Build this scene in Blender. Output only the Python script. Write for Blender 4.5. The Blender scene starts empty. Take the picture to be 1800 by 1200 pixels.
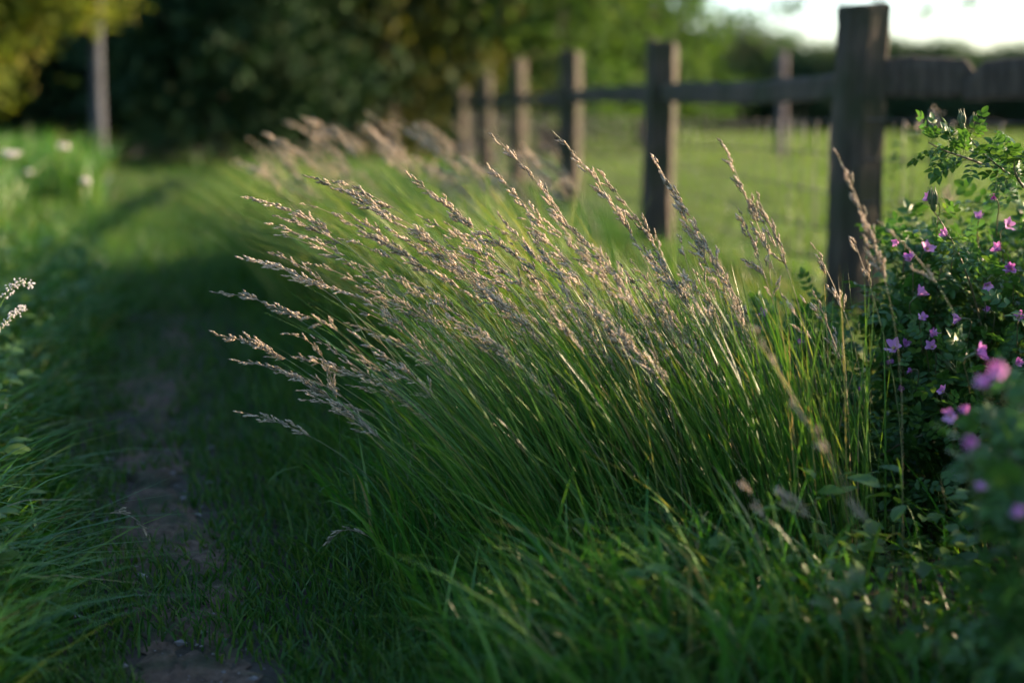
import bpy, math
import numpy as np
from mathutils import Vector

# ------------------------------------------------------------------ camera, sky, sun, exposure
sc = bpy.context.scene
C = sc.collection
RNG = np.random.default_rng(7)
R = math.radians
CAM_H = 0.86
PITCH = R(9.2)
FOCUS = 2.5
K = .865                # the clump, its flowers and the roses were measured at 2.95 m and stand at 2.55 m
cam_d = bpy.data.cameras.new('camera')
cam = bpy.data.objects.new('camera', cam_d)
C.objects.link(cam)
cam.location = (0, 0, CAM_H)
cam.rotation_euler = (R(90) - PITCH, 0, 0)
cam_d.sensor_width = 36
cam_d.lens = 50
cam_d.clip_start = 0.05
cam_d.clip_end = 2000
cam_d.dof.use_dof = True
cam_d.dof.focus_distance = FOCUS
cam_d.dof.aperture_fstop = 1.55
sc.camera = cam

SUN_AZ = R(75)      # clockwise from the view direction (+Y) towards +X
SUN_EL = R(14.5)
world = bpy.data.worlds.new('World')
sc.world = world
world.use_nodes = True
wn = world.node_tree
for n in list(wn.nodes):
    wn.nodes.remove(n)
sky = wn.nodes.new('ShaderNodeTexSky')
sky.sky_type = 'NISHITA'
sky.sun_disc = False
sky.sun_elevation = SUN_EL
sky.sun_rotation = SUN_AZ
sky.dust_density = 1.6
sky.ozone_density = 3.0
bg = wn.nodes.new('ShaderNodeBackground')
bg.inputs['Strength'].default_value = 0.135
wo = wn.nodes.new('ShaderNodeOutputWorld')
wn.links.new(sky.outputs[0], bg.inputs[0])
wn.links.new(bg.outputs[0], wo.inputs[0])
sun_d = bpy.data.lights.new('sun', 'SUN')
sun_d.energy = 5.0
sun_d.angle = R(0.5)
sun_d.color = (1.0, 0.72, 0.47)
sun = bpy.data.objects.new('sun', sun_d)
C.objects.link(sun)
SUNV = Vector((math.sin(SUN_AZ) * math.cos(SUN_EL), math.cos(SUN_AZ) * math.cos(SUN_EL), math.sin(SUN_EL)))
sun.rotation_euler = (-SUNV).to_track_quat('-Z', 'Y').to_euler()
sun.location = SUNV * 30
vs = sc.view_settings
vs.view_transform = 'Standard'
vs.look = 'None'
vs.exposure = 2.0
vs.gamma = 1.0
vs.use_curve_mapping = False
sc.render.engine = 'CYCLES'
sc.cycles.use_denoising = True
sc.cycles.max_bounces = 4
sc.cycles.diffuse_bounces = 3
sc.cycles.glossy_bounces = 1
sc.cycles.transmission_bounces = 3
sc.cycles.transparent_max_bounces = 4
sc.cycles.use_adaptive_sampling = True
sc.cycles.adaptive_threshold = 0.03
sc.cycles.sample_clamp_indirect = 4.0


# ------------------------------------------------------------------ helpers
def at(px, py, Y):
    """point of the place at distance Y seen at photo pixel (1800x1200): a calculator for measured positions"""
    xc, yc = (px - 900) / 2500.0, (600 - py) / 2500.0
    d = np.array([xc, math.cos(PITCH) + yc * math.sin(PITCH), -math.sin(PITCH) + yc * math.cos(PITCH)])
    return np.array([0, 0, CAM_H]) + d * (Y / d[1])


def smooth(a, b, x):
    t = np.clip((x - a) / (b - a), 0, 1)
    return t * t * (3 - 2 * t)


def path_x(y):
    return -0.53 - 0.25 * (y - 2.17) + 0.05 * np.sin(y * 1.3)


def ground_z(x, y):
    x = np.asarray(x, float); y = np.asarray(y, float)
    d = np.abs(x - path_x(y))
    near = 1 - smooth(14, 30, y)
    z = 0.07 * smooth(0.18, 0.7, d) * near
    z = z + (0.012 * np.sin(x * 5.1 + y * 2.3) + 0.010 * np.sin(y * 7.7 - x * 3.1)) * near * smooth(.1, .4, d)
    return z


class MB:
    """collects vertices, faces and one random value per piece; build() links ONE mesh object"""
    def __init__(s):
        s.V, s.T, s.Q, s.A = [], [], [], []
        s.n = 0

    def add(s, v, tris=None, quads=None, rnd=0.5):
        v = np.asarray(v, np.float32).reshape(-1, 3)
        s.V.append(v)
        if tris is not None and len(tris):
            s.T.append(np.asarray(tris, np.int32).reshape(-1, 3) + s.n)
        if quads is not None and len(quads):
            s.Q.append(np.asarray(quads, np.int32).reshape(-1, 4) + s.n)
        a = np.asarray(rnd, np.float32)
        s.A.append(np.full(len(v), float(a), np.float32) if a.ndim == 0 else a.reshape(-1))
        s.n += len(v)

    def mesh(s, name, mat, smooth_shade=True):
        V = np.concatenate(s.V)
        T = np.concatenate(s.T) if s.T else np.zeros((0, 3), np.int32)
        Q = np.concatenate(s.Q) if s.Q else np.zeros((0, 4), np.int32)
        me = bpy.data.meshes.new(name)
        me.vertices.add(len(V))
        me.vertices.foreach_set('co', V.ravel())
        nl = T.size + Q.size
        me.loops.add(nl)
        me.loops.foreach_set('vertex_index', np.concatenate([T.ravel(), Q.ravel()]).astype(np.int32))
        npoly = len(T) + len(Q)
        me.polygons.add(npoly)
        st = np.concatenate([np.arange(len(T)) * 3, T.size + np.arange(len(Q)) * 4]).astype(np.int32)
        me.polygons.foreach_set('loop_start', st)
        me.polygons.foreach_set('use_smooth', np.full(npoly, smooth_shade))
        at_ = me.attributes.new('rnd', 'FLOAT', 'POINT')
        at_.data.foreach_set('value', np.concatenate(s.A))
        me.update(calc_edges=True)
        if mat:
            me.materials.append(mat)
        return me

    def build(s, name, mat, parent=None, smooth_shade=True):
        return link(name, s.mesh(name, mat, smooth_shade), parent)


def link(name, me, parent=None):
    o = bpy.data.objects.new(name, me)
    C.objects.link(o)
    if parent is not None:
        o.parent = parent
    return o


def tag(o, label=None, cat=None, group=None, kind=None):
    if label: o['label'] = label
    if cat: o['category'] = cat
    if group: o['group'] = group
    if kind: o['kind'] = kind
    return o


def empty(name, loc):
    o = bpy.data.objects.new(name, None)
    o.empty_display_size = 0.05
    o.location = [float(c) for c in loc]
    C.objects.link(o)
    return o


def norm(v):
    v = np.asarray(v, float)
    return v / (np.linalg.norm(v, axis=-1, keepdims=True) + 1e-12)


def perp(d):
    """two unit vectors perpendicular to the rows of d"""
    d = norm(d)
    a = np.where(np.abs(d[..., 2:3]) < 0.9, np.array([0, 0, 1.0]), np.array([1.0, 0, 0]))
    u = norm(np.cross(d, a))
    return u, np.cross(d, u)


def tube(mb, pts, rad, sides=6, rnd=0.5, cap=True):
    pts = np.asarray(pts, float)
    n = len(pts)
    rad = np.broadcast_to(np.asarray(rad, float), (n,))
    t = norm(np.gradient(pts, axis=0))
    u, v = perp(t)
    for i in range(1, n):                       # keep the frame from flipping
        uu = u[i - 1] - t[i] * np.dot(u[i - 1], t[i])
        u[i] = norm(uu); v[i] = np.cross(t[i], u[i])
    a = np.arange(sides) / sides * 2 * math.pi
    ring = u[:, None, :] * np.cos(a)[None, :, None] + v[:, None, :] * np.sin(a)[None, :, None]
    V = (pts[:, None, :] + ring * rad[:, None, None]).reshape(-1, 3)
    i = np.arange(n - 1)[:, None] * sides
    j = np.arange(sides)[None, :]
    k = (j + 1) % sides
    Q = np.stack([i + j, i + k, i + k + sides, i + j + sides], -1).reshape(-1, 4)
    T = []
    if cap:
        V = np.concatenate([V, pts[-1:]])
        e = (n - 1) * sides
        T = np.stack([e + np.arange(sides), e + (np.arange(sides) + 1) % sides, np.full(sides, n * sides)], -1)
    mb.add(V, T, Q, rnd)


def bez(p0, p1, p2, p3, n):
    t = np.linspace(0, 1, n)[:, None]
    return (1 - t) ** 3 * p0 + 3 * (1 - t) ** 2 * t * p1 + 3 * (1 - t) * t * t * p2 + t ** 3 * p3


def blades(mb, root, length, width, lean, droop, az, seg=4, rng=RNG, rnd=None, st=.35):
    """grass blades. lean: (n,2) horizontal drift at the tip in units of length; droop: tip drop in units of length"""
    n = len(root)
    root = np.asarray(root, float)
    length = np.broadcast_to(length, (n,)); width = np.broadcast_to(width, (n,)); droop = np.broadcast_to(droop, (n,))
    t = np.linspace(0, 1, seg + 1)
    P = np.zeros((n, seg + 1, 3))
    hz = lean * length[:, None]
    for k, tt in enumerate(t):
        P[:, k, :2] = root[:, :2] + hz * (st * tt + (1 - st) * tt ** 2.2)
        P[:, k, 2] = root[:, 2] + length * (tt - droop * tt ** 2.6)
    wd = np.stack([np.cos(az), np.sin(az), np.zeros(n)], -1)
    prof = np.interp(np.arange(seg) / seg, [0, .2, .45, .7, 1], [.7, 1, .95, .7, .05]) if seg > 3 else np.array([0.8, 1.0, 0.6])[:seg]
    V = np.zeros((n, 2 * seg + 1, 3))
    for k in range(seg):
        V[:, 2 * k] = P[:, k] - wd * (width * prof[k] / 2)[:, None]
        V[:, 2 * k + 1] = P[:, k] + wd * (width * prof[k] / 2)[:, None]
    V[:, 2 * seg] = P[:, seg]
    base = (np.arange(n) * (2 * seg + 1))[:, None]
    q = np.array([[2 * k, 2 * k + 1, 2 * k + 3, 2 * k + 2] for k in range(seg - 1)])
    Q = (base[:, :, None] + q[None]).reshape(-1, 4)
    T = base + np.array([2 * seg - 2, 2 * seg - 1, 2 * seg])[None]
    if rnd is None:
        rnd = rng.random(n)
    mb.add(V.reshape(-1, 3), T, Q, np.repeat(rnd, 2 * seg + 1))


def spindles(mb, pos, d, length, width, rng=RNG, rnd=None):
    """small pointed husks (6 vertices each)"""
    n = len(pos)
    d = norm(d)
    u, v = perp(d)
    V = np.zeros((n, 6, 3))
    V[:, 0] = pos
    V[:, 5] = pos + d * length[:, None]
    m = pos + d * (length * 0.38)[:, None]
    for k, (cu, cv) in enumerate(((1, 0), (0, 1), (-1, 0), (0, -1))):
        V[:, 1 + k] = m + (u * cu + v * cv) * (width / 2)[:, None]
    t = np.array([[0, 2, 1], [0, 3, 2], [0, 4, 3], [0, 1, 4], [5, 1, 2], [5, 2, 3], [5, 3, 4], [5, 4, 1]])
    T = ((np.arange(n) * 6)[:, None, None] + t[None]).reshape(-1, 3)
    if rnd is None:
        rnd = rng.random(n)
    mb.add(V.reshape(-1, 3), T, None, np.repeat(rnd, 6))


# ------------------------------------------------------------------ materials
def new_mat(name):
    m = bpy.data.materials.new(name)
    m.use_nodes = True
    nt = m.node_tree
    for n in list(nt.nodes):
        nt.nodes.remove(n)
    out = nt.nodes.new('ShaderNodeOutputMaterial')
    return m, nt, out


def leafy(name, stops, trans=0.4, tint=(1.25, 1.2, 0.6), rough=0.45, spec=0.4, scale=None):
    """thin plant tissue: its own colour from a per-piece random value, reflected and let through"""
    m, nt, out = new_mat(name)
    a = nt.nodes.new('ShaderNodeAttribute'); a.attribute_name = 'rnd'
    ramp = nt.nodes.new('ShaderNodeValToRGB')
    el = ramp.color_ramp.elements
    while len(el) > 1:
        el.remove(el[-1])
    for i, (p, c) in enumerate(stops):
        e = el[0] if i == 0 else el.new(p)
        e.position = p
        e.color = (*c, 1)
    nt.links.new(a.outputs['Fac'], ramp.inputs[0])
    col = ramp.outputs[0]
    if scale:
        nz = nt.nodes.new('ShaderNodeTexNoise'); nz.inputs['Scale'].default_value = scale
        nz.inputs['Detail'].default_value = 3
        mp = nt.nodes.new('ShaderNodeMapRange')
        mp.inputs[1].default_value = .3; mp.inputs[2].default_value = .7
        mp.inputs[3].default_value = .7; mp.inputs[4].default_value = 1.3
        nt.links.new(nz.outputs[0], mp.inputs[0])
        mm = nt.nodes.new('ShaderNodeVectorMath'); mm.operation = 'SCALE'
        nt.links.new(col, mm.inputs[0]); nt.links.new(mp.outputs[0], mm.inputs['Scale'])
        col = mm.outputs[0]
    p = nt.nodes.new('ShaderNodeBsdfPrincipled')
    p.inputs['Roughness'].default_value = rough
    p.inputs['Specular IOR Level'].default_value = spec
    nt.links.new(col, p.inputs['Base Color'])
    tr = nt.nodes.new('ShaderNodeBsdfTranslucent')
    mul = nt.nodes.new('ShaderNodeVectorMath'); mul.operation = 'MULTIPLY'
    mul.inputs[1].default_value = tint
    nt.links.new(col, mul.inputs[0])
    nt.links.new(mul.outputs[0], tr.inputs[0])
    mix = nt.nodes.new('ShaderNodeMixShader'); mix.inputs[0].default_value = trans
    nt.links.new(p.outputs[0], mix.inputs[1]); nt.links.new(tr.outputs[0], mix.inputs[2])
    nt.links.new(mix.outputs[0], out.inputs[0])
    return m


def solid(name, c1, c2, scale, stretch=(1, 1, 1), rough=0.85, bump=0.4, bdist=0.01, c3=None, s3=3.0, spec=.3):
    m, nt, out = new_mat(name)
    tc = nt.nodes.new('ShaderNodeTexCoord')
    mp = nt.nodes.new('ShaderNodeMapping'); mp.inputs['Scale'].default_value = stretch
    nt.links.new(tc.outputs['Object'], mp.inputs[0])
    nz = nt.nodes.new('ShaderNodeTexNoise'); nz.inputs['Scale'].default_value = scale
    nz.inputs['Detail'].default_value = 8; nz.inputs['Roughness'].default_value = .65
    nt.links.new(mp.outputs[0], nz.inputs[0])
    r = nt.nodes.new('ShaderNodeValToRGB')
    r.color_ramp.elements[0].position = .36; r.color_ramp.elements[0].color = (*c1, 1)
    r.color_ramp.elements[1].position = .66; r.color_ramp.elements[1].color = (*c2, 1)
    nt.links.new(nz.outputs[0], r.inputs[0])
    col = r.outputs[0]
    if c3:
        n3 = nt.nodes.new('ShaderNodeTexNoise'); n3.inputs['Scale'].default_value = s3; n3.inputs['Detail'].default_value = 4
        nt.links.new(tc.outputs['Object'], n3.inputs[0])
        r3 = nt.nodes.new('ShaderNodeValToRGB')
        r3.color_ramp.elements[0].position = .46; r3.color_ramp.elements[1].position = .62
        nt.links.new(n3.outputs[0], r3.inputs[0])
        mx = nt.nodes.new('ShaderNodeMix'); mx.data_type = 'RGBA'
        nt.links.new(r3.outputs[0], mx.inputs['Factor'])
        nt.links.new(col, mx.inputs['A']); mx.inputs['B'].default_value = (*c3, 1)
        col = mx.outputs['Result']
    p = nt.nodes.new('ShaderNodeBsdfPrincipled')
    p.inputs['Roughness'].default_value = rough
    p.inputs['Specular IOR Level'].default_value = spec
    nt.links.new(col, p.inputs['Base Color'])
    b = nt.nodes.new('ShaderNodeBump'); b.inputs['Strength'].default_value = bump; b.inputs['Distance'].default_value = bdist
    nt.links.new(nz.outputs[0], b.inputs['Height']); nt.links.new(b.outputs[0], p.inputs['Normal'])
    nt.links.new(p.outputs[0], out.inputs[0])
    return m


M = {}
M['ground'] = solid('turf_soil', (.022, .020, .012), (.050, .042, .030), 9, rough=.95, bump=.6, bdist=.03)
M['dirt'] = solid('trodden_soil', (.050, .031, .019), (.15, .105, .072), 45, rough=.95, bump=.8, bdist=.02, c3=(.035, .045, .018), s3=7)
M['grass'] = leafy('meadow_grass', [(0, (.016, .085, .010)), (.5, (.040, .140, .014)), (.85, (.085, .190, .020)), (.95, (.13, .18, .03)), (1, (.26, .20, .09))], trans=.42, rough=.42, spec=.45)
M['wildgrass'] = leafy('fine_grass_stems', [(0, (.022, .090, .012)), (.45, (.055, .150, .018)), (.85, (.11, .20, .030)), (.93, (.19, .20, .06)), (1, (.32, .24, .12))], trans=.38, rough=.4, spec=.45)
M['verge'] = leafy('dry_verge_grass', [(0, (.035, .105, .016)), (.6, (.085, .165, .028)), (1, (.22, .22, .085))], trans=.45, rough=.5, spec=.25)
M['turf'] = leafy('short_turf', [(0, (.018, .075, .010)), (.6, (.045, .125, .015)), (1, (.10, .16, .025))], trans=.42, rough=.5, spec=.3)
M['field'] = leafy('pasture_grass', [(0, (.055, .115, .020)), (.6, (.090, .165, .034)), (1, (.13, .19, .055))], trans=.45, rough=.5, spec=.3)
M['culm'] = leafy('grass_culm', [(0, (.045, .095, .030)), (.6, (.085, .130, .045)), (1, (.20, .16, .085))], trans=.18, rough=.35, spec=.5)
M['husk'] = leafy('seed_husk', [(0, (.13, .14, .085)), (.3, (.32, .275, .19)), (.65, (.55, .46, .34)), (1, (.74, .64, .50))], trans=.45, tint=(1.1, 1.0, .85), rough=.5, spec=.4)
M['rose_leaf'] = leafy('rose_leaf', [(0, (.024, .078, .016)), (.6, (.052, .130, .024)), (1, (.12, .20, .036))], trans=.42, rough=.42, spec=.4)
M['rose_cane'] = leafy('rose_cane', [(0, (.07, .085, .03)), (1, (.13, .10, .05))], trans=.05, rough=.5)
M['petal'] = leafy('rose_petal', [(0, (.40, .13, .36)), (.5, (.54, .22, .46)), (1, (.66, .36, .57))], trans=.42, tint=(1.1, .9, 1.05), rough=.5, spec=.25)
M['stamen'] = leafy('stamen', [(0, (.45, .30, .06)), (1, (.6, .45, .12))], trans=.2)
M['sepal'] = leafy('sepal', [(0, (.05, .10, .03)), (1, (.11, .12, .05))], trans=.2)
M['white_petal'] = leafy('white_petal', [(0, (.60, .56, .52)), (1, (.80, .76, .72))], trans=.35, tint=(1, 1, 1), rough=.6)
M['weed'] = leafy('weed_leaf', [(0, (.035, .10, .018)), (1, (.11, .19, .035))], trans=.4)
M['wood'] = solid('weathered_oak', (.014, .011, .006), (.075, .055, .036), 14, stretch=(3, 3, .25), rough=.8, bump=.7, bdist=.006, c3=(.020, .022, .006), s3=4)
M['wood_grey'] = solid('silvered_wood', (.07, .06, .06), (.14, .12, .12), 12, stretch=(3, 3, .3), rough=.85, bump=.5)
M['wire'] = solid('galvanised_wire', (.03, .03, .028), (.07, .065, .06), 60, rough=.5, bump=.1)
M['bark'] = solid('bark', (.025, .020, .015), (.07, .058, .045), 10, stretch=(2, 2, .4), rough=.9, bump=.8, bdist=.03)
M['bark_grey'] = solid('shaded_grey_bark', (.028, .033, .040), (.060, .068, .080), 6, stretch=(2, 2, .4), rough=.8, bump=.4, bdist=.01)  # grey bark, darkened and blued: the trunk's shade is in the colour
M['tree_dark'] = leafy('shaded_dark_foliage', [(0, (.008, .026, .010)), (.7, (.016, .042, .014)), (1, (.030, .060, .020))], trans=.18, rough=.7, spec=.12)  # leaf colour lowered to carry the shade these trees stand in
M['tree_olive'] = leafy('olive_foliage', [(0, (.035, .045, .010)), (.7, (.065, .075, .016)), (1, (.10, .10, .022))], trans=.35, rough=.7, spec=.12)
M['tree_green'] = leafy('green_foliage', [(0, (.028, .068, .018)), (.7, (.050, .105, .024)), (1, (.085, .14, .035))], trans=.42, rough=.7, spec=.12)
M['tree_lit'] = leafy('lime_foliage', [(0, (.065, .100, .014)), (.7, (.105, .140, .020)), (1, (.17, .16, .04))], trans=.48, rough=.7, spec=.12)
M['tree_far'] = leafy('far_foliage', [(0, (.022, .050, .028)), (.7, (.040, .075, .035)), (1, (.06, .10, .04))], trans=.3, rough=.7, spec=.12)

# ------------------------------------------------------------------ the setting: ground and path
def grid_sheet(xs, ys, zf, name, mat):
    X, Y = np.meshgrid(xs, ys)
    V = np.stack([X, Y, zf(X, Y)], -1).reshape(-1, 3)
    nx, ny = len(xs), len(ys)
    i = np.arange(ny - 1)[:, None] * nx + np.arange(nx - 1)[None, :]
    Q = np.stack([i, i + 1, i + nx + 1, i + nx], -1).reshape(-1, 4)
    mb = MB(); mb.add(V, None, Q)
    return mb.build(name, mat)


xs = np.unique(np.concatenate([-np.geomspace(900, 7, 18), np.linspace(-6.5, 4.5, 190), np.geomspace(5, 900, 18)]))
ys = np.unique(np.concatenate([-np.geomspace(300, 3, 10), np.linspace(-2, 12, 200), np.geomspace(12.3, 1200, 34)]))
g = grid_sheet(xs, ys, ground_z, 'ground', M['ground'])
tag(g, 'dark turf ground under the grass, path and field', kind='structure')

py = np.linspace(1.2, 8, 340)
mb = MB()
half = 0.09 + 0.035 * np.sin(py * 3.1) + 0.03 * np.sin(py * 7.3 + 1) + 0.012 * np.sin(py * 19) + RNG.normal(0, .008, len(py))
NC = 21
cols = np.linspace(-1, 1, NC)
PX = path_x(py)[:, None] + half[:, None] * cols[None]
PY = np.repeat(py[:, None], NC, 1)
lumps = .006 * np.sin(PX * 37 + PY * 11) * np.sin(PY * 29 - PX * 13) + RNG.normal(0, .0035, PX.shape) + .008 * np.sin(PY * 9 + PX * 17)
PZ = ground_z(PX, PY) + .003 + (.008 + lumps) * (1 - np.abs(cols[None]) ** 3)
V = np.stack([PX, PY, PZ], -1).reshape(-1, 3)
i = np.arange(len(py) - 1)[:, None] * NC + np.arange(NC - 1)[None]
mb.add(V, None, np.stack([i, i + 1, i + NC + 1, i + NC], -1).reshape(-1, 4))
tag(mb.build('footpath', M['dirt']), 'narrow trodden brown earth path winding through the grass', kind='structure')

# small stones pressed into the path
mb = MB()
n = 700
yy = 1.5 + 6 * RNG.random(n) ** 1.4
xx = path_x(yy) + RNG.normal(0, .075, n)
zz = ground_z(xx, yy) + .008
for k in range(n):
    r = .002 + .010 * RNG.random() ** 4
    v = norm(RNG.normal(size=(6, 3)) * .35 + np.array([[1, 0, 0], [-1, 0, 0], [0, 1, 0], [0, -1, 0], [0, 0, 1], [0, 0, -1]])) * r * np.array([1.2, 1, .6])
    mb.add(v + (xx[k], yy[k], zz[k]), [[0, 2, 4], [2, 1, 4], [1, 3, 4], [3, 0, 4], [2, 0, 5], [1, 2, 5], [3, 1, 5], [0, 3, 5]])
M['stone'] = solid('pebble', (.10, .095, .09), (.22, .20, .19), 40, rough=.9)
tag(mb.build('pebbles', M['stone'], smooth_shade=False), 'small grey pebbles scattered on the earth path', 'pebbles', kind='stuff')


# ------------------------------------------------------------------ grasses nobody could count
def scatter(n, y0, y1, pw=1.0, margin=.5, left=None, right=None):
    """random ground points inside the view wedge (plus a margin), denser near"""
    y = y0 * (y1 / y0) ** (RNG.random(n) ** pw)
    w = .36 * y + margin
    x = (RNG.random(n) * 2 - 1) * w
    return x, y


def noise2(x, y, s, k=0):
    return (np.sin(x * s + 1.3 + k) * np.cos(y * s * 1.1 - .7 * k) + np.sin(x * s * 2.3 - y * s * 1.7 + k)) * .5


# short turf beside and over the path
mb = MB()
x, y = scatter(120000, 1.5, 12)
d = x - path_x(y)
pr = smooth(.03, .17, np.abs(d) + .05 * noise2(x, y, 9)) + .9 * smooth(-.4, .35, noise2(x * .6, y, 2.6, 2) + .4 * noise2(x, y, 13, 1)) + .8 * smooth(3.6, 5.0, y)
bare = sum(np.exp(-((y - c_) / w_) ** 2) for c_, w_ in ((2.05, .24), (2.80, .20), (3.36, .12))) * np.exp(-((d - .02) / .11) ** 2)
pr = pr - 1.05 * bare * (.7 + .6 * noise2(x, y, 21, 3))
keep = (np.abs(d) < .62) & (RNG.random(len(x)) < pr)
x, y, d = x[keep], y[keep], d[keep]
n = len(x)
L = (.025 + .045 * RNG.random(n)) * (1 + 2.2 * smooth(.15, .55, np.abs(d)))
az = RNG.random(n) * 6.28
ln = np.stack([RNG.normal(-.1, .45, n), RNG.normal(0, .45, n)], -1)
blades(mb, np.stack([x, y, ground_z(x, y)], -1), L, (.0022 + .002 * RNG.random(n)) * (1 + y / 9), ln, .15 + .3 * RNG.random(n), az, 3)
# the rest of the meadow floor, farther off
x, y = scatter(60000, 6, 26, 1.0, 1.5)
d = x - path_x(y)
fx = 1.16 - .126 * (y - 4.8)
keep = x < fx + .3
x, y, d = x[keep], y[keep], d[keep]
n = len(x)
L = (.06 + .10 * RNG.random(n)) * (1 + .8 * smooth(.5, 1.2, np.abs(d)))
blades(mb, np.stack([x, y, ground_z(x, y)], -1), L, .004 * (1 + y / 6), np.stack([RNG.normal(-.15, .4, n), RNG.normal(0, .4, n)], -1), .2 + .3 * RNG.random(n), RNG.random(n) * 6.28, 3)
tag(mb.build('short_grass', M['turf']), 'short trodden green turf along both edges of the earth path', 'grass', kind='stuff')

# left bank
mb = MB()
x, y = scatter(64000, 1.7, 8.5, 1.0, .6)
d = x - path_x(y)
keep = d < -.24 + .08 * noise2(x, y, 3.1)
x, y, d = x[keep], y[keep], d[keep]
n = len(x)
L = (.10 + .21 * RNG.random(n)) * (.60 + .55 * smooth(-.2, -.5, d))
ln = np.stack([RNG.normal(.05, .65, n), RNG.normal(-.1, .6, n)], -1)
blades(mb, np.stack([x, y, ground_z(x, y)], -1), L, (.0042 + .0055 * RNG.random(n)) * (1 + y / 14), ln, .15 + .5 * RNG.random(n), RNG.random(n) * 6.28, 4)
# rougher, taller growth farther along the bank
n = 9000
y = 6.5 * (17 / 6.5) ** RNG.random(n)
x = path_x(y) - .75 - .03 * y - RNG.random(n) * (.36 * y + 1.5 + path_x(y))
L = .30 + .42 * RNG.random(n)
blades(mb, np.stack([x, y, ground_z(x, y)], -1), L, (.005 + .006 * RNG.random(n)) * (1 + y / 9), RNG.normal(0, .35, (n, 2)), .1 + .3 * RNG.random(n), RNG.random(n) * 6.28, 4)
n = 1500
y = 11.5 + 3.2 * RNG.random(n); x = -y * .285 - (y * .13) * RNG.random(n)
blades(mb, np.stack([x, y, ground_z(x, y)], -1), .45 + .35 * RNG.random(n), .02, RNG.normal(0, .3, (n, 2)), .1 + .3 * RNG.random(n), RNG.random(n) * 6.28, 4)
tag(mb.build('bank_grass', M['grass']), 'arching green grass of the bank on the far side of the path', 'grass', kind='stuff')

# long fine stems of the clump, all leaning the same way
mb = MB()
n = 2100
bx = .02 + .58 * RNG.random(n) ** .95 + RNG.normal(0, .03, n)
by = 2.24 + .50 * RNG.random(n)
L = .32 + .27 * RNG.random(n)
k = smooth(-.1, .6, bx)
ln = np.stack([-(.62 - .36 * k) + RNG.normal(0, .17, n), RNG.normal(-.06, .16, n)], -1)
blades(mb, np.stack([bx, by, ground_z(bx, by)], -1), L, .0020 + .0024 * RNG.random(n) ** 1.5, ln, .02 + .10 * RNG.random(n) + .06 * (1 - k), RNG.normal(0, .9, n), 6, st=.62)
tag(mb.build('long_grass', M['wildgrass']), 'dense fine green stems of the clump swept over by the wind', 'grass', kind='stuff')

# leafy blades at the foot of the clump and in the foreground
mb = MB()
n = 15000
by = 1.68 + 1.7 * RNG.random(n) ** .9
bx = -.34 + .10 * noise2(by * 3, by, 2.0) + (1.75) * RNG.random(n) ** 1.05
d = bx - path_x(by)
keep = (d > .36) & (bx < .36 * by + .5) & (RNG.random(n) > .75 * smooth(.34, .55, bx) * smooth(1.8, 2.1, by)) & (RNG.random(n) > .55 * smooth(2.05, 2.3, by))
bx, by = bx[keep], by[keep]
n = len(bx)
L = (.15 + .28 * RNG.random(n)) * (.72 + .42 * smooth(-.3, .15, bx)) * (1 - .35 * smooth(.4, .6, bx)) * (.70 + .3 * smooth(2.1, 2.5, by))
ln = np.stack([np.clip(RNG.normal(-.34, .36, n), -.85, .5), np.clip(RNG.normal(-.10, .36, n), -.8, .7)], -1)
ln[:, 0] *= .6 + .4 * smooth(-.2, .15, bx)
blades(mb, np.stack([bx, by, ground_z(bx, by)], -1), L, .0032 + .0050 * RNG.random(n) ** 1.5, ln, .10 + .58 * RNG.random(n), RNG.random(n) * 6.28, 6)
tag(mb.build('tussock_grass', M['grass']), 'dark lush leaf blades at the foot of the windswept clump', 'grass', kind='stuff')

# long verge grass behind the clump, along the fence
mb = MB()
n = 34000
by = 3.0 * (16 / 3.0) ** RNG.random(n)
fx = 1.16 - .126 * (by - 4.8)
lo = path_x(by) + .42 + .30 * (1 - smooth(4.0, 5.5, by)) + .7 * smooth(7, 9, by)
bx = lo + (fx + .35 - lo) * RNG.random(n)
L = (.32 + .46 * RNG.random(n)) * (1 - .70 * smooth(fx - 1.15, fx - .45, bx)) * (1 - .65 * smooth(6.3, 8.5, by))
ln = np.stack([RNG.normal(-.5, .22, n), RNG.normal(-.05, .22, n)], -1)
blades(mb, np.stack([bx, by, ground_z(bx, by)], -1), L, (.003 + .003 * RNG.random(n)) * (1 + by / 8), ln, .1 + .2 * RNG.random(n), RNG.random(n) * 6.28, 4)
tag(mb.build('verge_grass', M['verge']), 'tall soft verge grass growing between the path and fence', 'grass', kind='stuff')

# pasture beyond the fence
mb = MB()
n = 90000
y = 4.6 * (56 / 4.6) ** RNG.random(n)
fx = np.where(y > 4.8, 1.16 - .126 * (np.minimum(y, 20) - 4.8), 1.2)
x = fx + .1 + (.40 * y + 1.5 - fx) * RNG.random(n)
L = (.05 + .07 * RNG.random(n)) * (1 + .03 * y)
blades(mb, np.stack([x, y, ground_z(x, y)], -1), L, .004 * (1 + y / 3.2), RNG.normal(0, .4, (n, 2)), .2, RNG.random(n) * 6.28, 3)
tag(mb.build('pasture_grass', M['field']), 'bright sunlit pasture grass beyond the wire fence', 'grass', kind='stuff')


# ------------------------------------------------------------------ fence
fence = empty('post_and_rail_fence', (1.16, 4.8, 0))
tag(fence, 'weathered wooden post and rail fence with wire netting beside the pasture', 'fence')
FO = np.array([1.16, 4.8, 0.0])


def fpos(k):
    return np.array([1.16 - .126 * 2.9 * k, 4.8 + 2.9 * k, 0.0])


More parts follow.
